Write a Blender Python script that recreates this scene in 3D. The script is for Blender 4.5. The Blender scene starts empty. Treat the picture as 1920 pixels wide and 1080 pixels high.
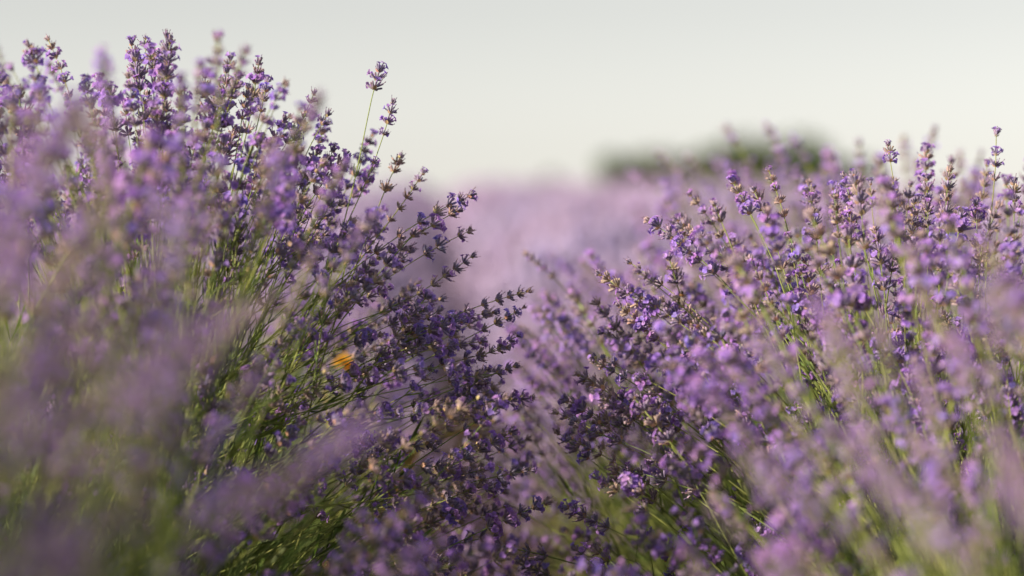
import bpy, math, random
import numpy as np
from mathutils import Vector, Matrix, Quaternion

R = random.Random(11)
NR = np.random.RandomState(5)
rad = math.radians
scene = bpy.context.scene
COL = scene.collection

# ------------------------------------------------------------------ camera
H = 0.70                      # eye height between the two rows
LENS, SENSOR = 85.0, 36.0
K = SENSOR / LENS / 1920.0    # metres per photo pixel and metre of distance
EYE_ROW = 400.0               # photo row of the true horizon
PITCH = math.atan((540.0 - EYE_ROW) * K)
FOCUS = 2.2
cam_data = bpy.data.cameras.new('camera')
cam = bpy.data.objects.new('camera', cam_data)
COL.objects.link(cam)
cam.location = (0, 0, H)
cam.rotation_euler = (math.pi / 2 - PITCH, 0, 0)
cam_data.lens = LENS
cam_data.sensor_width = SENSOR
cam_data.clip_start = 0.05
cam_data.clip_end = 3000
cam_data.dof.use_dof = True
cam_data.dof.focus_distance = FOCUS
cam_data.dof.aperture_fstop = 2.4
scene.camera = cam

# ------------------------------------------------------------------ light
SUN_EL, SUN_BACK = rad(27), rad(19)     # low sun from the left, a little behind the camera
sun_dir = Vector((-math.cos(SUN_EL) * math.cos(SUN_BACK), -math.cos(SUN_EL) * math.sin(SUN_BACK), math.sin(SUN_EL)))
world = bpy.data.worlds.new('World')
scene.world = world
world.use_nodes = True
wn, wl = world.node_tree.nodes, world.node_tree.links
wn.clear()
sky = wn.new('ShaderNodeTexSky')
sky.sky_type = 'NISHITA'
sky.sun_disc = False
sky.sun_elevation = SUN_EL
sky.sun_rotation = math.atan2(sun_dir.x, sun_dir.y)
sky.altitude = 100
sky.air_density = 1.0
sky.dust_density = 0.4
sky.ozone_density = 1.0
hs = wn.new('ShaderNodeHueSaturation')
hs.inputs['Saturation'].default_value = 0.15      # milky summer haze
bg = wn.new('ShaderNodeBackground')
bg.inputs['Strength'].default_value = 0.0675
wo = wn.new('ShaderNodeOutputWorld')
wl.new(sky.outputs[0], hs.inputs['Color'])
warm = wn.new('ShaderNodeMix'); warm.data_type = 'RGBA'; warm.blend_type = 'MULTIPLY'; warm.inputs[0].default_value = 1.0
warm.inputs[7].default_value = (1.0, 0.985, 0.945, 1)      # dusty evening air
wl.new(hs.outputs[0], warm.inputs[6])
wl.new(warm.outputs[2], bg.inputs['Color'])
wl.new(bg.outputs[0], wo.inputs['Surface'])
sun_data = bpy.data.lights.new('sun', 'SUN')
sun_data.energy = 5.0
sun_data.angle = rad(0.5)
sun_data.color = (1.0, 0.83, 0.64)
sun = bpy.data.objects.new('sun', sun_data)
COL.objects.link(sun)
sun.rotation_euler = sun_dir.to_track_quat('Z', 'Y').to_euler()
sun.location = sun_dir * 20
scene.view_settings.view_transform = 'Standard'
scene.view_settings.look = 'None'
scene.view_settings.exposure = 1.02
scene.view_settings.gamma = 1.0
scene.view_settings.use_curve_mapping = False
scene.cycles.use_denoising = True
scene.cycles.max_bounces = 8
scene.cycles.diffuse_bounces = 4
scene.cycles.transmission_bounces = 4
scene.cycles.sample_clamp_indirect = 6

# ------------------------------------------------------------------ helpers
_c, _s = math.cos(PITCH), math.sin(PITCH)
def at(px, py, Y):
    """point at distance Y ahead that the photo shows at pixel (px, py)"""
    a, b = (px - 960) * K, (540 - py) * K
    dy, dz = _c + b * _s, -_s + b * _c
    t = Y / dy
    return Vector((a * t, Y, H + dz * t))
def project(p):
    x, y, z = p[0], p[1], p[2] - H
    f = y * _c - z * _s
    u = y * _s + z * _c
    if f < 0.05: return (-9999, -9999)
    return (960 + x / f / K, 540 - u / f / K)
def ground_h(x, y):
    if y < 5: h = 0.0
    elif y < 46: h = 0.60 * (1 - ((46 - y) / 41) ** 2)
    else: h = 0.60 - 0.0008 * (y - 46) ** 2
    cx = (x / max(y, 1) - 0.012)
    if y > 5: h -= 9.0 * cx * cx * min(1, (y - 5) / 40) * (1.6 if cx < 0 else 0.5)
    return max(h, -3.0)
def drift(y): return -.031 * max(0.0, y - 2.3)      # the rows bear slightly left of the lens axis
def tag(o, label=None, cat=None, group=None, kind=None):
    if label: o['label'] = label
    if cat: o['category'] = cat
    if group: o['group'] = group
    if kind: o['kind'] = kind
    return o
def link(name, data, parent=None, mat=None):
    o = bpy.data.objects.new(name, data)
    COL.objects.link(o)
    if parent: o.parent = parent
    if mat is not None: o.matrix_basis = mat
    return o

class MB:
    """collects vertices, faces, colours and material slots for one mesh"""
    def __init__(s): s.v, s.f, s.c, s.m, s.sm = [], [], [], [], []
    def face(s, idx, mi, smooth=True): s.f.append(idx); s.m.append(mi); s.sm.append(smooth)
    def add(s, p, c): s.v.append(tuple(p)); s.c.append((c[0], c[1], c[2], 1.0)); return len(s.v) - 1
    def tube(s, pts, radii, cols, n, mi, cap=True, phase=0.0):
        rings = []
        for i, p in enumerate(pts):
            a = pts[max(i - 1, 0)]; b = pts[min(i + 1, len(pts) - 1)]
            t = (b - a).normalized()
            u = t.orthogonal().normalized() if i == 0 else (u0 - t * u0.dot(t)).normalized()
            u0 = u; w = t.cross(u)
            rings.append([s.add(p + (u * math.cos(phase + 2 * math.pi * k / n) + w * math.sin(phase + 2 * math.pi * k / n)) * radii[i], cols[i]) for k in range(n)])
        for i in range(len(rings) - 1):
            for k in range(n):
                s.face((rings[i][k], rings[i][(k + 1) % n], rings[i + 1][(k + 1) % n], rings[i + 1][k]), mi)
        if cap: s.face(tuple(rings[-1]), mi)
        return rings
    def leaf(s, p, d, side, L, W, col, mi, bend=0.0, col2=None):
        """narrow blade of four quads, folded along its midrib"""
        d = d.normalized(); side = (side - d * side.dot(d)).normalized(); nrm = side.cross(d)
        col2 = col2 or col
        rows = []
        for t, w in ((0, .25), (.4, 1.0), (.78, .72), (1, .06)):
            q = p + d * (L * t) - nrm * (bend * L * t * t)
            c = [a + (b - a) * t for a, b in zip(col, col2)]
            rows.append((s.add(q - side * W * w * .5 + nrm * W * .15 * w, c), s.add(q, c), s.add(q + side * W * w * .5 + nrm * W * .15 * w, c)))
        for a, b in zip(rows, rows[1:]):
            s.face((a[0], a[1], b[1], b[0]), mi); s.face((a[1], a[2], b[2], b[1]), mi)
    def mesh(s, name, mats):
        me = bpy.data.meshes.new(name)
        me.from_pydata(s.v, [], s.f)
        at_ = me.color_attributes.new('Col', 'FLOAT_COLOR', 'POINT')
        at_.data.foreach_set('color', np.array(s.c, dtype=np.float32).ravel())
        for m in mats: me.materials.append(m)
        me.polygons.foreach_set('material_index', np.array(s.m, dtype=np.int32))
        me.polygons.foreach_set('use_smooth', np.array(s.sm, dtype=bool))
        me.update()
        return me
def jit(c, a):
    k = 1 + R.uniform(-a, a)
    return tuple(max(0, x * k * (1 + R.uniform(-a, a) * .4)) for x in c)
def mixc(a, b, t): return tuple(x + (y - x) * t for x, y in zip(a, b))

# ------------------------------------------------------------------ materials
def mat_plant(name, trans=0.35, hue=0.03, val=0.25, rough=0.6, spec=0.25, noise=0.15, tcol=None, nscale=600, sat=1.0, sheen=0.0):
    m = bpy.data.materials.new(name); m.use_nodes = True
    n, l = m.node_tree.nodes, m.node_tree.links
    n.clear()
    out = n.new('ShaderNodeOutputMaterial')
    at_ = n.new('ShaderNodeVertexColor'); at_.layer_name = 'Col'
    info = n.new('ShaderNodeObjectInfo')
    geo = n.new('ShaderNodeNewGeometry')
    h = n.new('ShaderNodeHueSaturation')
    h.inputs['Saturation'].default_value = sat
    def ramp(src, lo, hi):
        mr = n.new('ShaderNodeMapRange'); mr.inputs['To Min'].default_value = lo; mr.inputs['To Max'].default_value = hi
        l.new(src, mr.inputs['Value']); return mr.outputs[0]
    l.new(ramp(info.outputs['Random'], .5 - hue, .5 + hue), h.inputs['Hue'])
    tc = n.new('ShaderNodeTexCoord')
    nz = n.new('ShaderNodeTexNoise'); nz.inputs['Scale'].default_value = nscale; nz.inputs['Detail'].default_value = 2
    l.new(tc.outputs['Object'], nz.inputs['Vector'])
    a = ramp(geo.outputs['Random Per Island'], 1 - val, 1 + val)
    b = ramp(nz.outputs[0], 1 - noise * 2, 1 + noise * 2)
    mu = n.new('ShaderNodeMath'); mu.operation = 'MULTIPLY'; l.new(a, mu.inputs[0]); l.new(b, mu.inputs[1])
    l.new(mu.outputs[0], h.inputs['Value'])
    l.new(at_.outputs['Color'], h.inputs['Color'])
    pb = n.new('ShaderNodeBsdfPrincipled')
    pb.inputs['Roughness'].default_value = rough
    pb.inputs['Specular IOR Level'].default_value = spec
    if sheen:
        pb.inputs['Sheen Weight'].default_value = sheen; pb.inputs['Sheen Roughness'].default_value = .45; pb.inputs['Sheen Tint'].default_value = (.85, .8, .95, 1)
    l.new(h.outputs[0], pb.inputs['Base Color'])
    tr = n.new('ShaderNodeBsdfTranslucent')
    if tcol:
        mx = n.new('ShaderNodeMix'); mx.data_type = 'RGBA'; mx.blend_type = 'MULTIPLY'; mx.inputs[0].default_value = 1
        l.new(h.outputs[0], mx.inputs[6]); mx.inputs[7].default_value = (*tcol, 1)
        l.new(mx.outputs[2], tr.inputs['Color'])
    else: l.new(h.outputs[0], tr.inputs['Color'])
    ms = n.new('ShaderNodeMixShader'); ms.inputs[0].default_value = trans
    l.new(pb.outputs[0], ms.inputs[1]); l.new(tr.outputs[0], ms.inputs[2])
    l.new(ms.outputs[0], out.inputs['Surface'])
    return m
M_PETAL = mat_plant('lavender_petal', .5, .022, .22, .55, .2, .08, sat=1.17)
M_CALYX = mat_plant('lavender_calyx', .28, .03, .35, .8, .15, .2, sheen=.55)
M_STEM = mat_plant('lavender_stem', .12, .02, .15, .6, .25, .15, nscale=200)
M_LEAF = mat_plant('lavender_leaf', .32, .02, .3, .6, .25, .12, tcol=(1.2, 1.25, .6), nscale=200)
M_FAR = mat_plant('lavender_far_flower', .3, .02, .3, .8, .1, .1, nscale=40)
M_CROWN = mat_plant('tree_leaf', .3, .02, .35, .7, .2, .1, nscale=2)
M_BARK = mat_plant('tree_bark', 0, .01, .1, .9, .1, .3, nscale=6)
M_SOIL = None

# colours (real-world base colours)
C_PETAL = (.46, .34, .82)
C_PETAL2 = (.60, .41, .78)
C_CALYX = (.27, .225, .37)
C_CALYX_TIP = (.35, .26, .50)
C_CALYX_BASE = (.36, .31, .22)
C_DRY = (.44, .33, .20)
C_BRACT = (.48, .34, .19)
C_STEM = (.15, .22, .06)
C_STEM2 = (.25, .29, .08)
C_LEAF = (.08, .125, .042)
C_LEAF2 = (.15, .20, .052)

# ------------------------------------------------------------------ lavender flower prototypes
def add_calyx(mb, base, d, L, r, dry, openness, lod):
    tip = jit(mixc(C_CALYX_TIP, C_DRY, dry), .15); mid = jit(mixc(C_CALYX, C_DRY, dry * .8), .15); bs = jit(mixc(C_CALYX_BASE, C_DRY, dry), .15)
    pt = lambda t: base + d * (L * t)
    if lod == 0:
        mb.tube([pt(0), pt(.3), pt(.75), pt(1.0)], [r * .45, r * .9, r * 1.05, r * .85], [bs, mid, mid, tip], 5, 0, cap=True, phase=R.random() * 6)
    else:
        mb.tube([pt(0), pt(.5), pt(1.0)], [r * .5, r * 1.1, r * .7], [bs, mid, tip], 3, 0, cap=True, phase=R.random() * 6)
    x = R.random()
    up = Vector((0, 0, 1)); out = (d - up * d.dot(up))
    out = out.normalized() if out.length > 1e-4 else Vector((1, 0, 0))
    if x < openness:                                       # an open two-lipped flower
        pc = jit(mixc(C_PETAL, C_PETAL2, R.random()), .12)
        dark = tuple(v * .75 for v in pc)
        m0 = pt(1.22)
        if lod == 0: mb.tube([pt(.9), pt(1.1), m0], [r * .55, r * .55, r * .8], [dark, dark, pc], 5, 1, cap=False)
        side = d.cross(up).normalized() if d.cross(up).length > 1e-3 else Vector((1, 0, 0))
        nrm = side.cross(d).normalized()
        lobes = ((.75, 1.0, 1.0), (2.39, 1.0, 1.0), (-.25, .72, .8), (-1.57, .8, .8), (-2.9, .72, .8))
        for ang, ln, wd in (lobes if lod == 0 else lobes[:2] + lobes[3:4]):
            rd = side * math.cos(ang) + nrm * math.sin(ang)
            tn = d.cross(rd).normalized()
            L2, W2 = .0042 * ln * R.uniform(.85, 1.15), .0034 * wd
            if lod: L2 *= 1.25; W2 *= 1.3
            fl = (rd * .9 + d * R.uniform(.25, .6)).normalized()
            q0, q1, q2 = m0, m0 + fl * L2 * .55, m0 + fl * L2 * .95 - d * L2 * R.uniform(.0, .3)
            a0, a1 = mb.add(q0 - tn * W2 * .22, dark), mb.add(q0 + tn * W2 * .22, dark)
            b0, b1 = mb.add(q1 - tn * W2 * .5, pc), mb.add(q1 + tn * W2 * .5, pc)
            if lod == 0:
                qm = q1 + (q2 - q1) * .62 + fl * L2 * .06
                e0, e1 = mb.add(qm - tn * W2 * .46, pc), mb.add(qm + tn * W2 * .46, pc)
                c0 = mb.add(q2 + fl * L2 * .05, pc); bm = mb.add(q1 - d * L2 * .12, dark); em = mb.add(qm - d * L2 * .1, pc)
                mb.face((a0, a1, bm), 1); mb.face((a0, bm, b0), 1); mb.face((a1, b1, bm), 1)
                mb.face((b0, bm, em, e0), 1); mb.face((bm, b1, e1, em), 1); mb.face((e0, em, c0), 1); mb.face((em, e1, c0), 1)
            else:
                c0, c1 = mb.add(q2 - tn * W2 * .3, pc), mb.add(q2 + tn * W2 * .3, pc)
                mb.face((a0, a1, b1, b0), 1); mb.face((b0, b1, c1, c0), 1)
    elif x < openness + (1 - openness) * .55:              # withered tube or bud with a small knob
        kc = jit(mixc((.22, .15, .32), (.32, .20, .16), R.random() * .7), .2)
        bend = (d + up * .6).normalized()
        e = pt(1.0) + bend * L * R.uniform(.25, .5)
        if lod == 0:
            mb.tube([pt(.95), e - bend * .0007, e, e + bend * .0008], [r * .38, r * .34, r * .62, r * .3], [kc, kc, kc, kc], 4, 0)
        else:
            mb.tube([pt(.9), e], [r * .5, r * .5], [kc, kc], 3, 0)

def whorl_into(mb, origin, axis, size, openness, dry, n, lod, terminal=False):
    q = Vector((0, 0, 1)).rotation_difference(axis)
    ph = R.random() * 6.28
    for k in range(n):
        # two opposite fans of calyces
        fan = 0 if k < n // 2 else math.pi
        phi = ph + fan + ((k % max(1, n // 2)) / max(1, n // 2 - 1) - .5) * 2.5 + R.uniform(-.15, .15)
        tilt = R.uniform(.5, 1.2) if not terminal else R.uniform(.05, .8)
        d = q @ Vector((math.sin(tilt) * math.cos(phi), math.sin(tilt) * math.sin(phi), math.cos(tilt)))
        b = origin + (q @ Vector((math.cos(phi), math.sin(phi), 0))) * .0009 * size + axis * R.uniform(-.0012, .0012)
        add_calyx(mb, b, d, R.uniform(.0062, .0085) * size, .00098 * size * (1.0 if lod == 0 else 1.15), min(1, max(0, dry + R.uniform(-.25, .25))), openness, lod)
    for k in range(2):                                     # papery bracts below the calyces
        phi = ph + k * math.pi + math.pi / 2 * R.uniform(.8, 1.2)
        o = q @ Vector((math.cos(phi), math.sin(phi), 0)); sd = axis.cross(o)
        mb.leaf(origin - axis * .0014, (o + axis * .7).normalized(), sd, .0052 * size, .0042 * size, jit(C_BRACT, .2), 0)

MATS = [M_CALYX, M_PETAL, M_STEM, M_LEAF]
WHORLS, TIPS = [], []
for i in range(14):
    mb = MB(); op = (0, .06, .15, .3, .45, .75, .08)[i % 7]; dry = (.1, .45, .15, .1, .0, .0, .7)[i % 7]
    whorl_into(mb, Vector((0, 0, 0)), Vector((0, 0, 1)), 1.0, op, dry, 10 + i % 4, 0)
    WHORLS.append(mb.mesh('whorl', MATS))
for i in range(6):
    mb = MB(); op = (0, .12, .35, .6, 0, .2)[i]; dry = (.1, .3, .0, .0, .55, .1)[i]
    whorl_into(mb, Vector((0, 0, 0)), Vector((0, 0, 1)), .95, op, dry, 11, 0, True)
    TIPS.append(mb.mesh('whorl', MATS))

def stalk_curve(L, bow, twist):
    def p(t):
        w = 4 * t * (1 - t) * bow * L
        return Vector((w * (1 + .25 * math.sin(5 * t + twist)), .012 * L * math.sin(6.3 * t * 1.0 + twist) * (1 - t) * t * 4, t * L))
    return p
def head_stations(kind):
    n = (4, 5, 3, 6, 7, 4, 5)[kind % 7]
    pos, z, step = [], 0.004, R.uniform(.009, .0145)
    for k in range(n):
        pos.append(z); z += step; step *= R.uniform(1.1, 1.28)
    if kind % 2 == 0: pos.append(z + R.uniform(.012, .028))
    return pos

PROTOS_HI, PROTOS_LO = [], []
def make_protos(lod, count, store):
    for i in range(count):
        L = R.uniform(.38, .46); bow = R.uniform(.015, .075) if i % 5 else -.02
        p = stalk_curve(L, bow, R.random() * 6.28)
        tang = lambda t: (p(min(1, t + .01)) - p(max(0, t - .01))).normalized()
        stn = head_stations(i)
        mb = MB(); ns = 11 if lod == 0 else 7
        ts = [k / (ns - 1) for k in range(ns)]
        sc = mixc(C_STEM, C_STEM2, R.random())
        tend = 1 - .004 / L
        mb.tube([p(t * tend) for t in ts], [.00115 - .00055 * t for t in ts] if lod == 0 else [.0013 - .0006 * t for t in ts], [jit(mixc(C_STEM2, sc, t), .06) for t in ts], 4, 2)
        # narrow opposite leaves on the lower half, one short pair below the head
        for t in (R.uniform(.04, .1), R.uniform(.12, .2), R.uniform(.22, .3), R.uniform(.34, .46), R.uniform(.5, .66)):
            ph = R.random() * 6.28
            for k in range(2):
                a = ph + k * math.pi; tg = tang(t)
                o = Vector((math.cos(a), math.sin(a), 0)); sd = tg.cross(o)
                s_ = 1 - .75 * t
                mb.leaf(p(t), o * R.uniform(.35, .7) + tg, sd, .042 * s_ * R.uniform(.7, 1.2), .0036 * (.5 + .5 * s_), jit(C_LEAF, .2), 3, R.uniform(-.1, .3), jit(C_LEAF2, .2))
        stem = mb.mesh('flower_stalk', MATS)
        if lod == 0:
            kids = []
            for j, z in enumerate(stn):
                t = 1 - z / L
                kids.append((p(t), tang(t), j == 0, .82 + .22 * min(1, j / 2) - (.12 if j > 4 else 0)))
            store.append((L, stem, kids))
        else:
            hb = MB(); opn = R.choice((.05, .15, .3, .45, .65)); dry = R.choice((0, .1, .35, .6))
            for j, z in enumerate(stn):
                t = 1 - z / L
                whorl_into(hb, p(t), tang(t), 1.12, min(1, max(0, opn + R.uniform(-.2, .2))), dry, 8, 1, j == 0)
            tt = [1 - (stn[-1] + .003) / L, 1 - stn[-1] * .6 / L, 1 - .003 / L]
            hb.tube([p(t) for t in tt], [.0011] * 3, [C_STEM2] * 3, 4, 2)
            store.append((L, stem, hb.mesh('flower_head', MATS)))
make_protos(0, 26, PROTOS_HI)
make_protos(1, 16, PROTOS_LO)

def stalk_matrix(B, T, L, roll):
    d = T - B; ln = d.length; z = d / ln
    up = Vector((0, 0, 1)); x = up - z * up.dot(z)
    if x.length < .15: x = Vector((math.cos(roll * 9), math.sin(roll * 9), 0)); x = x - z * x.dot(z)
    x.normalize()
    x = Quaternion(z, roll) @ x
    y = z.cross(x); s = ln / L
    return Matrix(((x.x * s, y.x * s, z.x * s, B.x), (x.y * s, y.y * s, z.y * s, B.y), (x.z * s, y.z * s, z.z * s, B.z), (0, 0, 0, 1)))
COUNT = {'hi': 0, 'lo': 0}
def hides(T):
    """heads that would stand right before the bee or the wild flower"""
    px, py = project(T)
    return (T.y < 2.25 and -25 < px - 1272 < 40 and -45 < py - 560 < 35) or (T.y < 2.6 and -30 < px - 645 < 60 and -50 < py - 682 < 30) or (T.y < 1.95 and abs(px - 660) < 130 and -190 < py - 682 < 90)
def place_stalk(plant, B, T, hi=None, roll=None, openness=None):
    off = plant.location
    COUNT[plant.name] = COUNT.get(plant.name, 0) + 1
    if hi is None:
        px, py = project(T)
        hi = abs(T.y - FOCUS) < .30 and -60 < px < 1980 and -40 < py < 1120
    L, stem, head = R.choice(PROTOS_HI if hi else PROTOS_LO)
    roll = R.gauss(0, .5) if roll is None else roll
    st = link('flower_stalk', stem, plant, stalk_matrix(B - off, T - off, L, roll))
    inv = L / (T - B).length                       # flower parts keep their true size whatever the stalk length
    if hi:
        COUNT['hi'] += 1
        mood = R.choice((0, 7, 3, 4, 2, 1, 5, 6)) if openness is None else openness
        own = R.uniform(.82, 1.2)
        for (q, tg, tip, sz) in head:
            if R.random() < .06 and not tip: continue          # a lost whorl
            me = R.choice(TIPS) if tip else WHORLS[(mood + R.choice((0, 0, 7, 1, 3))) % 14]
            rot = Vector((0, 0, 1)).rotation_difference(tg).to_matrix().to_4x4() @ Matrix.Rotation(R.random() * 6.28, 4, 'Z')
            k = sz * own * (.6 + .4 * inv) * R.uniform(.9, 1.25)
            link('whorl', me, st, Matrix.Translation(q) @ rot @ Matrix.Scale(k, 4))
    else:
        COUNT['lo'] += 1
        link('flower_head', head, st)
    return st

# ------------------------------------------------------------------ leafy mound under the stalks
MOUNDS = []
for i in range(3):
    mb = MB()
    for k in range(330):
        a = R.random() * 6.28; el = math.asin(R.uniform(.02, 1)); rr = R.uniform(.5, 1.0) ** .6
        d = Vector((math.cos(a) * math.cos(el), math.sin(a) * math.cos(el), math.sin(el)))
        b = Vector((d.x * .19 * rr, d.y * .19 * rr, .05 + d.z * .24 * rr))
        g = (d + Vector((R.gauss(0, .3), R.gauss(0, .3), .5))).normalized()
        Ls = R.uniform(.06, .12)
        cs = jit(C_STEM, .2)
        mb.tube([b, b + g * Ls * .5, b + g * Ls], [.0013, .0011, .0007], [cs] * 3, 3, 2)
        for j in range(5):
            t = (j + .5) / 5
            ph = R.random() * 6.28
            o = g.orthogonal(); o = Quaternion(g, ph) @ o; sd = g.cross(o)
            for s_ in (1, -1):
                mb.leaf(b + g * Ls * t, o * s_ * R.uniform(.4, .9) + g, sd * s_, R.uniform(.026, .046), .0036, jit(C_LEAF, .3), 3, R.uniform(-.1, .3), jit(C_LEAF2, .25))
    MOUNDS.append(mb.mesh('foliage', MATS))
SHOOTS = []
for i in range(3):                                         # tall green shoots without flowers, between the flower stalks
    mb = MB()
    for k in range(260):
        a = R.random() * 6.28; th = abs(R.gauss(0, .55)); th = min(th, 1.3)
        d = Vector((math.sin(th) * math.cos(a), math.sin(th) * math.sin(a), math.cos(th)))
        b = Vector((d.x * .08 + R.gauss(0, .05), d.y * .08 + R.gauss(0, .05), .12))
        Ls = R.uniform(.26, .43); sag = Vector((d.x, d.y, -.6)) * .05
        cs = jit(mixc(C_STEM, C_STEM2, R.random()), .2)
        q = [b, b + d * Ls * .5 - sag * .2, b + d * Ls + sag * R.random()]
        mb.tube(q, [.0014, .0012, .0006], [cs] * 3, 3, 2)
        for t in (.25, .45, .62, .78, .92, 1.0):
            p_ = q[0].lerp(q[1], t * 2) if t < .5 else q[1].lerp(q[2], t * 2 - 1)
            o = Quaternion(d, R.random() * 6.28) @ d.orthogonal(); sd = d.cross(o)
            for s_ in (1, -1):
                mb.leaf(p_, o * s_ * R.uniform(.25, .6) + d, sd * s_, R.uniform(.025, .045), .0034, jit(C_LEAF, .3), 3, R.uniform(-.1, .25), jit(C_LEAF2, .3))
    SHOOTS.append(mb.mesh('shoot_mass', MATS))
# woody base
mb = MB()
for k in range(16):
    a = R.random() * 6.28; e = Vector((math.cos(a) * R.uniform(.05, .15), math.sin(a) * R.uniform(.05, .15), R.uniform(.14, .24)))
    c = jit((.12, .09, .06), .2)
    mb.tube([Vector((math.cos(a) * .015, math.sin(a) * .015, -.02)), e * .5 + Vector((0, 0, .02)), e], [.008, .006, .003], [c] * 3, 5, 2)
WOOD = mb.mesh('woody_base', MATS)

def plant_root(x, y, label, group, z=None):
    o = link('lavender_plant', None)
    o.location = (x, y, ground_h(x, y) if z is None else z)
    tag(o, label, 'lavender plant', group)
    return o
def furnish(root, scale, twist, tall=None):
    m = Matrix.Rotation(twist, 4, 'Z') @ Matrix.Diagonal((scale, scale, scale, 1))
    f = link('foliage', R.choice(MOUNDS), root, m); f['kind'] = 'stuff'
    sh = link('shoot_mass', R.choice(SHOOTS), root, m @ Matrix.Diagonal((1 / scale, 1 / scale, (tall or 1) / scale, 1))); sh['kind'] = 'stuff'
    link('woody_base', WOOD, root, m)
def fill_plant(root, n, Rad, cz, flat=1.0, lean=(0, 0), margin=220, fan=1.62):
    """stalks fan out of the mound over the upper half of a dome"""
    c = Vector(root.location) + Vector((0, 0, cz))
    done = tries = 0
    while done < n and tries < n * 9:
        tries += 1
        a = R.random() * 6.2832
        th = math.acos(1 - R.random() ** .9 * 1.02)          # 0 = straight up .. about 90 degrees
        th = min(th, 1.62) * fan / 1.62
        d = Vector((math.sin(th) * math.cos(a) + lean[0], math.sin(th) * math.sin(a) + lean[1], math.cos(th)))
        d.normalize()
        rr = Rad * R.uniform(.74, 1.07)
        T = c + Vector((d.x * rr * flat, d.y * rr * flat, d.z * rr - .05 * math.sin(th) ** 2 * R.uniform(.3, 1.3)))
        b = Vector((d.x * R.uniform(.1, .26), d.y * R.uniform(.1, .26), d.z * R.uniform(.0, .12) - .05))
        B = c + b + Vector((R.gauss(0, .03), R.gauss(0, .03), R.gauss(0, .02)))
        if (T - B).length < .2: continue
        px, py = project(T); bx, by = project(B)
        if hides(T): continue
        if margin > 1000 and px > -80 and R.random() < .62: continue
        mg = margin + 160 / max(T.y, .4)
        if T.y < .45 or (px < -mg and bx < -mg) or (px > 1920 + mg and bx > 1920 + mg) or (py > 1080 + mg * 1.3 and by > 1080): continue
        if T.x < 0 and T.y < 2.4 and 300 < px < 640 and 330 < py < 640 and R.random() < .65: continue   # stems stay in view here
        place_stalk(root, B, T)
        done += 1
    return c

# ================================================================== THE SETTING
def soil_material():
    m = bpy.data.materials.new('dry_soil'); m.use_nodes = True
    n, l = m.node_tree.nodes, m.node_tree.links
    pb = n['Principled BSDF']; pb.inputs['Roughness'].default_value = .95
    tc = n.new('ShaderNodeTexCoord')
    a = n.new('ShaderNodeTexNoise'); a.inputs['Scale'].default_value = 3; a.inputs['Detail'].default_value = 8
    b = n.new('ShaderNodeTexNoise'); b.inputs['Scale'].default_value = 60; b.inputs['Detail'].default_value = 6
    l.new(tc.outputs['Object'], a.inputs['Vector']); l.new(tc.outputs['Object'], b.inputs['Vector'])
    mx = n.new('ShaderNodeMix'); mx.data_type = 'FLOAT'; mx.inputs[0].default_value = .5
    l.new(a.outputs[0], mx.inputs[2]); l.new(b.outputs[0], mx.inputs[3])
    cr = n.new('ShaderNodeValToRGB')
    cr.color_ramp.elements[0].position = .3; cr.color_ramp.elements[0].color = (.09, .06, .04, 1)
    cr.color_ramp.elements[1].position = .7; cr.color_ramp.elements[1].color = (.25, .16, .10, 1)
    l.new(mx.outputs[0], cr.inputs[0]); l.new(cr.outputs[0], pb.inputs['Base Color'])
    bp = n.new('ShaderNodeBump'); bp.inputs['Distance'].default_value = .02; bp.inputs['Strength'].default_value = .8
    l.new(mx.outputs[0], bp.inputs['Height']); l.new(bp.outputs[0], pb.inputs['Normal'])
    return m
ys = list(np.arange(-4, 12, .25)) + list(np.arange(12, 60, 1.0)) + list(np.arange(60, 160, 5)) + [200, 300, 500, 900, 1500]
xs = [-1200, -500, -200, -90, -50] + list(np.arange(-30, -3, 1.5)) + list(np.arange(-3, 3.01, .1)) + list(np.arange(4.5, 31, 1.5)) + [50, 90, 200, 500, 1200]
gv = []
for y in ys:
    for x in xs:
        z = ground_h(x, y) if abs(x) < 31 else ground_h(math.copysign(31, x), y)
        if -4 < y < 12 and abs(x) < 3.1: z += .012 * math.sin(x * 23 + y * 7) * math.sin(y * 17 - x * 9) - .02 * math.cos(x * math.pi * 2 / .95 * .95)
        gv.append((x, y, z))
nx = len(xs)
gf = [(j * nx + i, j * nx + i + 1, (j + 1) * nx + i + 1, (j + 1) * nx + i) for j in range(len(ys) - 1) for i in range(nx - 1)]
gm = bpy.data.meshes.new('ground'); gm.from_pydata(gv, [], gf); gm.materials.append(soil_material())
gm.polygons.foreach_set('use_smooth', np.ones(len(gf), dtype=bool))
g = link('ground', gm); tag(g, kind='structure')

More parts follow.
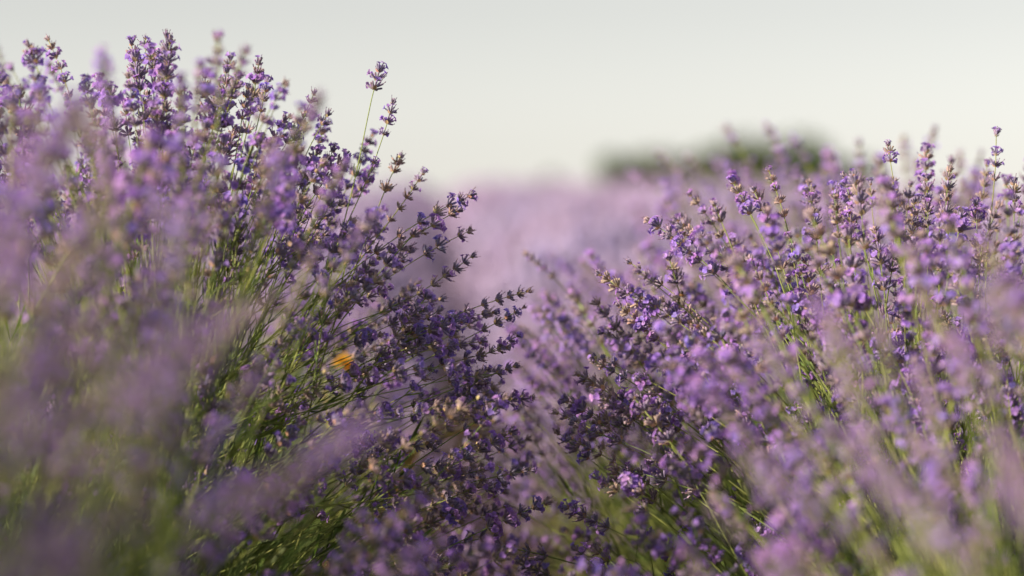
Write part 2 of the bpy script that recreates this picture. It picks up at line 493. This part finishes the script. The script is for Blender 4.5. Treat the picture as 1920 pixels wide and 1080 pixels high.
# ------------------------------------------------------------------ trees beyond the crest
def leaf_cloud(name, w, h, n, seed):
    rs = random.Random(seed); mb = MB()
    blobs = [(Vector((rs.uniform(-.6, .6) * w, rs.uniform(-.6, .6) * w, rs.uniform(.3, .86) * h)), rs.uniform(.22, .42) * w) for _ in range(11)]
    for k in range(n):
        c, r = rs.choice(blobs)
        d = Vector((rs.gauss(0, 1), rs.gauss(0, 1), rs.gauss(0, 1))).normalized()
        p = c + d * r * rs.uniform(.55, 1.05)
        nr = (d + Vector((rs.gauss(0, .5), rs.gauss(0, .5), rs.gauss(0, .5) + .3))).normalized()
        u = nr.orthogonal().normalized(); u = Quaternion(nr, rs.random() * 6.28) @ u; v = nr.cross(u)
        s = rs.uniform(.16, .32)
        cc = mixc((.045, .08, .02), (.095, .135, .035), rs.random())
        a = [mb.add(p + u * s, cc), mb.add(p + v * s * .5 + nr * .03, cc), mb.add(p - u * s, cc), mb.add(p - v * s * .5 + nr * .03, cc)]
        mb.face(tuple(a), 0)
    top = max(v[2] for v in mb.v)
    mb.v = [(v[0], v[1], v[2] * h / top) for v in mb.v]
    return mb.mesh(name, [M_CROWN])
def trunk_mesh(h):
    mb = MB(); c = (.13, .10, .075)
    mb.tube([Vector((0, 0, -.2)), Vector((.08, 0, h * .2)), Vector((0, .1, h * .45)), Vector((.05, .1, h * .75))], [.28, .22, .16, .06], [c] * 4, 8, 0)
    for k in range(6):
        a = k * 1.05; b = Vector((.03, .06, h * (.25 + .07 * k)))
        e = b + Vector((math.cos(a) * h * .22, math.sin(a) * h * .22, h * .2))
        mb.tube([b, (b + e) / 2 + Vector((0, 0, -.1)), e], [.09, .06, .025], [c] * 3, 5, 0)
    return mb.mesh('trunk', [M_BARK])
CROWNS = [leaf_cloud('crown', 3.0, 7.0, 4200, s) for s in (1, 2, 3)]
TRUNK = trunk_mesh(7.0)
TY = 140.0
trees = [(1198, 286, .9, 'low round green tree at the left end of the distant tree line'),
         (1232, 280, 1.1, 'green tree second from the left end of the distant tree line'),
         (1272, 276, 1.3, 'green tree behind the blurred pink spikes, third in the distant line'),
         (1338, 268, 1.3, 'green tree in the middle of the distant tree line, left of the tallest one'),
         (1412, 250, 1.4, 'tallest dark green tree at the top of the distant tree line'),
         (1480, 262, 1.3, 'green tree just right of the tallest tree on the horizon'),
         (1540, 284, 1.2, 'low green tree second from the right end of the distant tree line'),
         (1592, 304, 1.1, 'lowest green tree at the right end of the distant tree line'),
         (1040, 322, .7, 'small lone tree top peeping over the lavender crest, apart from the tree line')]
for i, (px, py, s, lab) in enumerate(trees):
    top = at(px, py - 1, TY + (i % 3) * 4)
    zg = ground_h(top.x, top.y)
    t = link('tree', None); t.location = (top.x, top.y, zg); t.rotation_euler = (0, 0, i * 1.3)
    k = (top.z - zg) / 7.0
    tag(t, lab, 'tree', 'trees beyond the lavender field')
    m = Matrix.Diagonal((k * s, k * s, k, 1))
    link('crown', CROWNS[i % 3], t, m); link('trunk', TRUNK, t, m)

# ------------------------------------------------------------------ lavender field behind (rows climbing to the crest)
def far_plant_arrays(rs, nsp, rad_, hgt, big):
    """dome of simple flower spikes: returns vertices, triangles, colours"""
    V, F, C = [], [], []
    for k in range(nsp):
        a = rs.uniform(0, 6.283); th = math.acos(1 - rs.random_sample() * .95)
        d = np.array([math.sin(th) * math.cos(a), math.sin(th) * math.sin(a), math.cos(th)])
        rr = rs.uniform(.8, 1.06)
        tip = d * np.array([rad_, rad_, hgt]) * rr + np.array([0, 0, .14])
        ax = d + np.array([0, 0, .3]); ax /= np.linalg.norm(ax)
        L = rs.uniform(.045, .08) * big; w = rs.uniform(.0065, .0105) * big
        u = np.cross(ax, [.3, .5, .8]); u /= np.linalg.norm(u); v = np.cross(ax, u)
        m = tip - ax * L * .55; b = tip - ax * L
        i0 = len(V)
        V += [tip] + [m + (u * math.cos(q) + v * math.sin(q)) * w for q in (0, 2.09, 4.19)] + [b]
        F += [(i0, i0 + 1, i0 + 2), (i0, i0 + 2, i0 + 3), (i0, i0 + 3, i0 + 1), (i0 + 4, i0 + 2, i0 + 1), (i0 + 4, i0 + 3, i0 + 2), (i0 + 4, i0 + 1, i0 + 3)]
        k_ = rs.random_sample()
        c = np.array([.43, .37, .64]) * (1 - .5 * k_) + np.array([.50, .40, .44]) * .5 * k_
        c = c * rs.uniform(.8, 1.15)
        C += [c] * 5
    return V, F, C
def np_mesh(name, V, F, C, mats):
    V = np.asarray(V, dtype=np.float32); F = np.asarray(F, dtype=np.int32)
    me = bpy.data.meshes.new(name)
    me.vertices.add(len(V)); me.vertices.foreach_set('co', V.ravel())
    me.loops.add(F.size); me.loops.foreach_set('vertex_index', F.ravel())
    me.polygons.add(len(F)); me.polygons.foreach_set('loop_start', np.arange(0, F.size, 3, dtype=np.int32))
    me.update(calc_edges=True)
    a = me.color_attributes.new('Col', 'FLOAT_COLOR', 'POINT')
    c4 = np.ones((len(V), 4), dtype=np.float32); c4[:, :3] = C
    a.data.foreach_set('color', c4.ravel())
    for m in mats: me.materials.append(m)
    return me
FARFLOWER = []
for i in range(3):
    V, F, C = far_plant_arrays(np.random.RandomState(20 + i), 760, .46, .46, 1.0)
    FARFLOWER.append(np_mesh('flower_mass', V, F, C, [M_FAR]))
FAR_END, IND_END = 52.0, 13.5
rows = [-.47 - .94 * k for k in range(14)] + [.47 + .94 * k for k in range(16)]
rs = np.random.RandomState(3)
seq = {}
ORD = 'first second third fourth fifth sixth seventh eighth ninth tenth eleventh twelfth thirteenth fourteenth fifteenth sixteenth seventeenth eighteenth nineteenth twentieth twenty-first twenty-second'.split()
fV, fF, fC = [], [], []
nv = 0
DOMES = [tuple(np.array(q) for q in far_plant_arrays(np.random.RandomState(40 + i), 120, .48, .46, 1.8)) for i in range(5)]
n_far = 0
for x in rows:
    y = 4.75 if abs(x) < .6 else 3.3 + rs.uniform(0, .4)
    while y < FAR_END:
        half = 960 * K * y + .9
        jx, jy = x + drift(y) + rs.uniform(-.06, .06), y + rs.uniform(-.07, .07)
        if abs(jx) < half:
            z = ground_h(jx, jy)
            if y < IND_END:
                side = 'left' if x < 0 else 'right'
                nrow = int(round((abs(x) - .47) / .94)); seq[x] = seq.get(x, -1) + 1
                lab = ('blurred lilac lavender plant, %s along the %s path row behind the sharp plants' % (ORD[seq[x]], side) if nrow == 0 else
                       'soft lilac lavender plant, %s along the %s field row %s of the path' % (ORD[seq[x]], ORD[nrow], side))
                o = plant_root(jx, jy, lab, 'lavender plants of the field behind', z)
                s = rs.uniform(.9, 1.08)
                m = Matrix.Rotation(rs.uniform(0, 6.28), 4, 'Z') @ Matrix.Diagonal((s, s, s * rs.uniform(.93, 1.05), 1))
                fm = link('flower_mass', FARFLOWER[rs.randint(3)], o, m); fm['kind'] = 'stuff'
                m2 = m @ Matrix.Diagonal((1.25, 1.25, 1.25, 1))
                fo = link('foliage', MOUNDS[rs.randint(3)], o, m2); fo['kind'] = 'stuff'
                n_far += 1
            else:
                V, F, C = DOMES[rs.randint(5)]
                a = rs.uniform(0, 6.28); s = rs.uniform(.9, 1.1)
                W = np.stack([(V[:, 0] * math.cos(a) - V[:, 1] * math.sin(a)) * s + jx, (V[:, 0] * math.sin(a) + V[:, 1] * math.cos(a)) * s + jy, V[:, 2] * s + z], 1)
                fV.append(W); fF.append(F + nv); fC.append(C * rs.uniform(.88, 1.1)); nv += len(V)
        y += .56
fld = link('lavender_field', np_mesh('lavender_field', np.concatenate(fV), np.concatenate(fF), np.concatenate(fC), [M_FAR]))
tag(fld, 'lilac lavender rows blurring up to the crest of the field', 'lavender field', kind='stuff')

# ================================================================== THE TWO ROWS AT THE CAMERA
GL, GR = 'lavender plants of the left row', 'lavender plants of the right row'
# (x, y, stalks, radius, centre height, mound scale, label)
left = [(-.42, .82, 285, .46, .34, 1.1, 'closest left lavender plant, melted into big violet blurs along the lower left'),
        (-.48, 1.36, 285, .50, .32, 1.15, 'out of focus lavender plant with pink blurs in front of the tall sharp left one'),
        (-.45, 2.22, 245, .53, .28, 1.2, 'tall lavender plant in sharp focus on the left, stalks fanning out over the path'),
        (-.50, 1.80, 105, .52, .28, 1.2, 'lavender plant at the left edge with yellow green stems lit by the sun'),
        (-.47, 2.85, 200, .50, .27, 1.15, 'slightly soft lavender plant just behind the sharp left one'),
        (-.48, 3.42, 130, .47, .26, 1.1, 'third blurred lavender plant behind the sharp left one'),
        (-.46, 4.05, 110, .45, .25, 1.1, 'pale blurred left lavender plant bordering the dusky gap of the path')]
right = [(.46, .86, 12, .44, .24, 1.1, 'closest right lavender plant, only pink blurs at the lower right corner'),
         (.47, 1.42, 55, .46, .25, 1.15, 'out of focus lavender plant with pink spikes before the sharp right one'),
         (.46, 1.92, 230, .48, .25, 1.15, 'right lavender plant with violet spikes and bright green stems at its foot'),
         (.42, 2.42, 240, .50, .25, 1.2, 'lavender plant in sharp focus on the right, stalks leaning left over the path'),
         (.46, 2.98, 220, .50, .25, 1.15, 'soft lavender plant behind the sharp right one, beige pink spikes over the gap'),
         (.48, 3.55, 160, .53, .25, 1.1, 'blurred lavender plant whose spikes stand before the distant green trees'),
         (.47, 4.15, 120, .48, .25, 1.1, 'pale blurred right lavender plant bordering the path gap')]
plants = {}
FAN = {('L', 0): .85, ('L', 1): 1.0, ('L', 3): 1.2}
for side, spec, grp in (('L', left, GL), ('R', right, GR)):
    for i, (x, y, n, Rd, cz, ms, lab) in enumerate(spec):
        o = plant_root(x + drift(y), y, lab, grp)
        furnish(o, ms, R.random() * 6.28, {('L', 0): 1.15, ('L', 1): 1.15, ('L', 2): 1.15, ('L', 3): 1.2, ('R', 0): .75, ('R', 1): .65}.get((side, i)))
        c = fill_plant(o, n, Rd, cz, 1.0, fan=FAN.get((side, i), 1.62), margin=2600 if side == 'L' and i < 2 else 220)
        plants[side, i] = (o, c)

# ---- stalks that the photograph shows one by one: (tip pixel, distance, lower pixel on the same stem, openness)
def hero(key, tip, Y, low, dY=-.05, hi=True, ext=None, op=None, keep=False):
    o, c = plants[key]
    T = at(tip[0], tip[1], Y)
    if hides(T) and not keep: return
    Q = at(low[0], low[1], Y + dY)
    d = (Q - T).normalized()
    Lh = ext or max(.30, (Q - T).length)
    B = T + d * Lh
    place_stalk(o, B, T, hi, R.gauss(0, .25), op)
Ls, Rs = ('L', 2), ('R', 3)
for tip, Y, low, op in [((712, 128), 2.2, (655, 400), 6), ((738, 190), 2.21, (660, 390), 3), ((752, 292), 2.28, (690, 470), 6), ((795, 322), 2.27, (690, 480), 6),
                        ((884, 366), 2.22, (640, 560), 1), ((862, 392), 2.2, (600, 590), 5), ((882, 432), 2.23, (650, 600), 2), ((888, 478), 2.2, (620, 640), 0),
                        ((994, 545), 2.2, (640, 730), 0), ((930, 585), 2.22, (560, 740), 4), ((985, 575), 2.24, (600, 760), 1), ((870, 600), 2.18, (540, 730), 4),
                        ((905, 640), 2.17, (560, 760), 4), ((955, 650), 2.2, (600, 790), 3), ((940, 700), 2.19, (560, 800), 5), ((860, 690), 2.12, (520, 780), 4),
                        ((1000, 745), 2.25, (620, 850), 3), ((880, 770), 2.14, (540, 830), 5), ((800, 640), 2.22, (520, 760), 3), ((830, 560), 2.25, (560, 690), 2),
                        ((590, 172), 2.2, (470, 420), 4), ((572, 215), 2.22, (480, 440), 3), ((502, 150), 2.2, (468, 420), 1), ((424, 130), 2.19, (414, 400), 1),
                        ((465, 160), 2.2, (440, 420), 4), ((385, 140), 2.16, (395, 420), 3), ((345, 165), 2.12, (340, 420), 4), ((545, 290), 2.2, (430, 520), 2),
                        ((650, 300), 2.3, (520, 520), 4), ((690, 340), 2.32, (560, 540), 3), ((640, 380), 2.25, (480, 580), 4), ((720, 430), 2.28, (540, 600), 5),
                        ((770, 470), 2.26, (560, 640), 4), ((730, 540), 2.25, (520, 680), 2), ((1000, 880), 2.18, (640, 930), 0), ((870, 880), 2.15, (560, 930), 4),
                        ((780, 900), 2.1, (480, 940), 5), ((700, 250), 2.36, (600, 480), 2), ((610, 230), 2.34, (540, 470), 4), ((240, 140), 2.1, (270, 420), 3),
                        ((300, 120), 2.15, (310, 420), 1), ((160, 150), 2.1, (210, 420), 4), ((60, 130), 2.05, (120, 400), 4)]:
    hero(Ls, tip, Y, low, op=op)
for tip, Y, low, op in [((1213, 412), 2.2, (1420, 640), 3), ((1298, 436), 2.2, (1460, 660), 2), ((1122, 512), 2.2, (1380, 760), 3), ((1178, 490), 2.22, (1400, 740), 0),
                        ((1112, 668), 2.2, (1420, 860), 0), ((1040, 772), 2.2, (1380, 950), 0), ((1372, 338), 2.2, (1450, 600), 5), ((1440, 316), 2.22, (1500, 600), 6),
                        ((1412, 355), 2.22, (1480, 600), 6), ((1664, 268), 2.2, (1700, 560), 5), ((1780, 316), 2.2, (1762, 600), 0), ((1868, 248), 2.26, (1850, 560), 1),
                        ((1738, 280), 2.34, (1730, 560), 5), ((1520, 372), 2.22, (1560, 640), 6), ((1592, 394), 2.2, (1600, 660), 3), ((1350, 470), 2.22, (1480, 680), 4),
                        ((1480, 440), 2.18, (1560, 680), 4), ((1560, 470), 2.15, (1610, 700), 4), ((1640, 430), 2.17, (1670, 680), 3), ((1240, 560), 2.16, (1420, 760), 4),
                        ((1200, 600), 2.2, (1440, 790), 4), ((1290, 600), 2.14, (1470, 800), 5), ((1160, 570), 2.21, (1400, 780), 5), ((1080, 800), 2.18, (1360, 960), 4),
                        ((1150, 740), 2.2, (1430, 900), 2), ((1250, 700), 2.16, (1500, 880), 4), ((1900, 340), 2.22, (1890, 620), 3), ((1830, 380), 2.2, (1830, 640), 4),
                        ((1710, 400), 2.16, (1720, 660), 3), ((1400, 520), 2.15, (1530, 760), 4), ((1060, 950), 2.2, (1330, 1060), 3), ((1180, 880), 2.18, (1440, 1010), 0)]:
    hero(Rs, tip, Y, low, op=op)
for tip, Y, low in [((1362, 240), 3.2, (1480, 460)), ((1438, 236), 3.1, (1520, 480)), ((1488, 258), 3.1, (1560, 480)), ((1612, 268), 3.0, (1620, 500)), ((1694, 258), 3.1, (1690, 500)),
                    ((1752, 242), 2.9, (1700, 480)), ((1800, 288), 3.0, (1790, 520)), ((1236, 286), 3.4, (1400, 480)), ((1290, 294), 3.4, (1420, 480)), ((1185, 325), 3.5, (1380, 500)), ((1555, 285), 3.2, (1590, 500)),
                    ((1340, 300), 3.4, (1440, 480))]:
    hero(('R', 5), tip, Y, low, hi=False, ext=.36)



# ---- the crowd of stalks at the upper left: heads from sharp to soft, thinning towards the top
ER = random.Random(77)
def pick(Y, side):
    spec = left if side == 'L' else right
    free = [i for i in range(len(spec)) if COUNT.get(plants[side, i][0].name, 0) < 299]
    return (side, min(free, key=lambda i: abs(spec[i][1] - Y)))
n = 0
while n < 190:
    px, py = ER.uniform(-60, 720), 50 + 370 * ER.random() ** .8
    if py < 120 and ER.random() < .5: continue
    if px > 560 + (py - 150) * .8 + 30: continue
    Y = ER.choice((ER.uniform(2.05, 2.35), ER.uniform(1.75, 2.1), ER.uniform(2.3, 2.9), ER.uniform(2.1, 2.3), ER.uniform(1.6, 2.2)))
    fx = 300 + (px - 300) * .45
    hero(pick(Y, 'L'), (px, py), Y, (fx + (px - fx) * .35, py + 280), dY=ER.uniform(-.08, .12), hi=None)
    n += 1
for k in range(60):                                        # denser middle of the sharp left plant
    py = ER.uniform(400, 900); px = ER.uniform(560, min(1000, 700 + (py - 400) * .9))
    hero(pick(2.2, 'L'), (px, py), ER.uniform(2.05, 2.4), (px - ER.uniform(180, 300), py + ER.uniform(140, 240)), dY=ER.uniform(-.1, .12), hi=None)
for k in range(105):                                       # dense flank of the sharp right plant
    py = ER.uniform(400, 900); px = max(1040, 1260 - (py - 400) * .6) + 840 * ER.random() ** 1.5
    ln = max(0, (1700 - px) / 700)
    hero(pick(2.3, 'R'), (px, py), ER.uniform(2.0, 2.45), (px + 60 + 220 * ln, py + 260 - 60 * ln), dY=ER.uniform(-.1, .12), hi=None)
for k in range(75):                                        # the crest of the right row, heads rising to the horizon
    px = ER.uniform(1290, 1990); py = ER.uniform(300, 500) + max(0, 1450 - px) * .35
    Y = ER.choice((ER.uniform(2.0, 2.5), ER.uniform(2.0, 2.5), ER.uniform(2.5, 3.1)))
    hero(pick(Y, 'R'), (px, py), Y, (px + (1750 - px) * .25, py + 280), dY=ER.uniform(-.08, .12), hi=None)
for k in range(45):
    Y = ER.uniform(2.8, 3.6); px = ER.uniform(1230, 1920); py = ER.uniform(275, 420)
    hero(pick(Y, 'R'), (px, py), Y, (px + (1600 - px) * .25, py + 220), dY=.04, hi=False)
for k in range(85):                                        # heads all down the lower flank
    py = ER.uniform(600, 1090); px = ER.uniform(1230 - (py - 600) * .2, 1960)
    Y = ER.choice((ER.uniform(1.9, 2.2), ER.uniform(1.65, 1.95), ER.uniform(2.0, 2.3)))
    ln = max(0, (1750 - px) / 700)
    hero(pick(Y, 'R'), (px, py), Y, (px + 40 + 200 * ln, py + 260 - 60 * ln), dY=ER.uniform(-.08, .12), hi=None)
for k in range(34):                                        # and along the foot of the left fan, over the path
    py = ER.uniform(620, 1060); px = ER.uniform(700, 1010)
    hero(pick(2.0, 'L'), (px, py), ER.uniform(2.05, 2.4), (px - 270, py + 130), dY=ER.uniform(-.08, .12), hi=None)
# ---- soft spikes close to the lens
for side, tip, Y, low in [('L', (300, 360), 1.35, (300, 700)), ('L', (345, 395), 1.38, (330, 700)), ('L', (160, 190), 1.2, (200, 600)), ('L', (190, 240), 1.25, (210, 600)), ('L', (60, 270), 1.3, (100, 600)),
                          ('L', (330, 590), 1.05, (180, 900)), ('L', (390, 640), 1.0, (200, 950)), ('L', (300, 650), 1.08, (150, 950)), ('L', (430, 590), 1.1, (250, 900)), ('L', (650, 820), 1.15, (400, 1000)),
                          ('L', (690, 800), 1.18, (420, 980)), ('L', (590, 860), 1.1, (350, 1050)), ('L', (560, 900), 1.05, (330, 1080)), ('L', (735, 765), 1.45, (480, 950)), ('L', (500, 560), 1.4, (330, 800)),
                          ('L', (100, 620), 1.0, (40, 1000)), ('L', (20, 420), 1.1, (20, 800)), ('L', (480, 720), 1.5, (300, 930)), ('L', (590, 480), 1.7, (420, 760)), ('L', (630, 540), 1.6, (430, 800)),
                          ('R', (1530, 570), 1.5, (1640, 900)), ('R', (1560, 600), 1.45, (1660, 900)), ('R', (1650, 600), 1.5, (1720, 900)), ('R', (1430, 620), 1.55, (1560, 900)), ('R', (1600, 820), 1.2, (1760, 1080)),
                          ('R', (1640, 880), 1.15, (1800, 1100)), ('R', (1890, 850), 1.15, (1960, 1080)), ('R', (1900, 900), 1.2, (1960, 1100)), ('R', (1720, 690), 1.4, (1790, 960)), ('R', (1800, 640), 1.45, (1840, 930)),
                          ('R', (1490, 800), 1.5, (1640, 1020)), ('R', (1390, 850), 1.5, (1560, 1060)), ('R', (1450, 900), 1.35, (1640, 1100)), ('R', (1860, 560), 1.5, (1880, 860)), ('R', (1340, 960), 1.4, (1560, 1140))]:
    hero(pick(Y, side), tip, Y, low, hi=False)
# ---- soft beige pink spikes beyond the gap
for k in range(170):
    Y = 2.5 + 1.1 * ER.random() ** 1.6; py = ER.uniform(470, 900); px = (945 if py > 600 else 985) + 440 * ER.random() ** 1.4; py = py - max(0, px - 1150) * .25
    hero(pick(Y, 'R'), (px, py), Y, (px + 150, py + 230), dY=.05, hi=False)

# ================================================================== SMALL THINGS
M_INSECT = mat_plant('insect', .05, .005, .1, .7, .3, .25, nscale=3000)
M_WING = mat_plant('insect_wing', .5, .0, .05, .25, .5, .05)
M_WILD = mat_plant('wild_petal', .45, .005, .12, .6, .2, .1)
# a small bee clinging to a whorl of the sharp right plant
bp = at(1273, 557, 2.15)
hero(Rs, (1264, 556), 2.18, (1430, 760), op=1, keep=True)
bee = link('bee', None); bee.location = bp + Vector((.001, -.007, 0))
bee.rotation_euler = (rad(8), rad(18), rad(-25))
tag(bee, 'tiny bee with a brown furry back clinging to a violet lavender whorl', 'bee')
mb = MB()
prof = [(-.0062, .0002, (.03, .022, .02)), (-.0055, .0012, (.03, .022, .02)), (-.0042, .0021, (.05, .035, .03)), (-.0036, .0022, (.22, .16, .08)), (-.0026, .0024, (.04, .03, .025)), (-.0019, .0024, (.22, .16, .08)), (-.001, .0020, (.04, .03, .025)),
        (-.0002, .0010, (.04, .03, .02)), (.0006, .0018, (.20, .10, .03)), (.0018, .0026, (.26, .13, .04)), (.0031, .0021, (.22, .11, .035)), (.0038, .0010, (.08, .05, .03)), (.0044, .0015, (.05, .035, .03)), (.0053, .0014, (.04, .03, .025)), (.0060, .0004, (.03, .02, .02))]
mb.tube([Vector((.0003 * math.sin(i), .0006 * math.cos(z * 300), z)) for i, (z, q, c) in enumerate(prof)], [q for z, q, c in prof], [c for z, q, c in prof], 12, 0)
link('body', mb.mesh('body', [M_INSECT]), bee)
for s_ in (1, -1):
    for ln, dn in ((.0085, -.6), (.0062, -.2)):
        mb = MB(); mb.leaf(Vector((.0008 * s_, -.0022, .0016)), Vector((.55 * s_, -.35, dn * 1.3)), Vector((.2 * s_, -.9, .2)).cross(Vector((.55 * s_, -.35, dn))), ln, .0026, (.17, .14, .13), 0)
        link('wing', mb.mesh('wing', [M_WING]), bee)
    for k in range(3):
        mb = MB(); z = .0005 + .001 * k; a = Vector((.0015 * s_, .0012, z)); b = a + Vector((.0026 * s_, .0012, .0008 * (k - 1))); c = b + Vector((.0004 * s_, .0026, .0012 * (k - 1)))
        mb.tube([a, b, c], [.00035, .00028, .00015], [(.03, .02, .02)] * 3, 4, 0)
        link('leg', mb.mesh('leg', [M_INSECT]), bee)
    mb = MB(); mb.tube([Vector((.0005 * s_, -.0006, .0056)), Vector((.0013 * s_, -.0012, .0072)), Vector((.0022 * s_, -.0006, .0083))], [.00016] * 3, [(.03, .02, .02)] * 3, 4, 0)
    link('antenna', mb.mesh('antenna', [M_INSECT]), bee)

# an orange wild flower glowing among the stems of the left plant
fp = at(645, 682, 2.75); foot = Vector((fp.x - .03, fp.y + .05, ground_h(fp.x, fp.y)))
wf = link('wildflower', None); wf.location = foot
tag(wf, 'single orange and yellow wild flower glowing behind the left plant\'s green stems', 'wild flower')
mb = MB(); top = fp - foot
mb.tube([Vector((0, 0, 0)), top * .5 + Vector((-.015, 0, 0)), top], [.0022, .0018, .0014], [(.14, .18, .04)] * 3, 6, 0); link('stem', mb.mesh('stem', [M_LEAF]), wf)
for k in range(6):
    a = k * .785 - .9; mb = MB(); d = Vector((math.cos(a), -.35, math.sin(a)))
    col = (.95, .30, .02) if k < 3 else (.95, .62, .04)
    mb.leaf(top, d, d.cross(Vector((0, -1, .2))), .014, .0085, col, 0, .2, (.95, .50, .04)); link('petal', mb.mesh('petal', [M_WILD]), wf)
mb = MB()
for k in range(14):
    a = k * 2.4; q = top + Vector((math.cos(a) * .0004 * k, -.003, math.sin(a) * .0004 * k))
    mb.tube([q, q + Vector((0, -.004, 0))], [.0012, .0009], [(.45, .20, .03)] * 2, 5, 0)
link('flower_centre', mb.mesh('flower_centre', [M_WILD]), wf)
for dx, dz, ln in ((-.03, -.02, .055), (.02, -.06, .06), (.035, .012, .05), (-.012, -.085, .07)):
    mb = MB(); mb.leaf(top * .8, top * .2 + Vector((dx, 0, dz)), Vector((.2, -.9, .1)), ln * 1.3, .011, (.34, .38, .03), 0, .1, (.45, .40, .04)); link('leaf', mb.mesh('leaf', [M_LEAF]), wf)

# dry grass bent over the foot of the row, orange brown in the low sun
for i, (px, py, px2, py2, Y, lab) in enumerate([(770, 835, 985, 752, 2.66, 'long dry orange brown grass blade lying across the dark gap')]):
    a, b = at(px, py, Y), at(px2, py2, Y + .15)
    foot = Vector((a.x - .10, a.y, ground_h(a.x, a.y)))
    t = link('dry_grass', None); t.location = foot; tag(t, lab, 'dry grass')
    pts = [Vector((0, 0, 0)), (a - foot) * .6 + Vector((-.02, 0, .05)), a - foot, (a + b) / 2 - foot + Vector((0, 0, .006)), b - foot]
    for j in range(4):
        mb = MB(); o = Vector((R.uniform(-.03, .03), R.uniform(-.05, .05), R.uniform(-.02, .02)))
        col = (.24, .14, .06) if (i + j) % 3 else (.20, .18, .06)
        q = [p + o * (k / 4) for k, p in enumerate(pts)]
        ids = []
        for k, p in enumerate(q):
            w = (.0012, .0018, .002, .0016, .0004)[k]; tdir = (q[min(k + 1, 4)] - q[max(k - 1, 0)]).normalized(); sd = tdir.cross(Vector((0, 1, 0))).normalized()
            ids.append((mb.add(p - sd * w, col), mb.add(p + Vector((0, .002, 0)), col), mb.add(p + sd * w, col)))
        for u, v in zip(ids, ids[1:]):
            mb.face((u[0], u[1], v[1], v[0]), 0); mb.face((u[1], u[2], v[2], v[1]), 0)
        link('blade', mb.mesh('blade', [M_LEAF]), t)

print('stalks', COUNT, 'far plants', n_far, 'objects', len(bpy.data.objects))
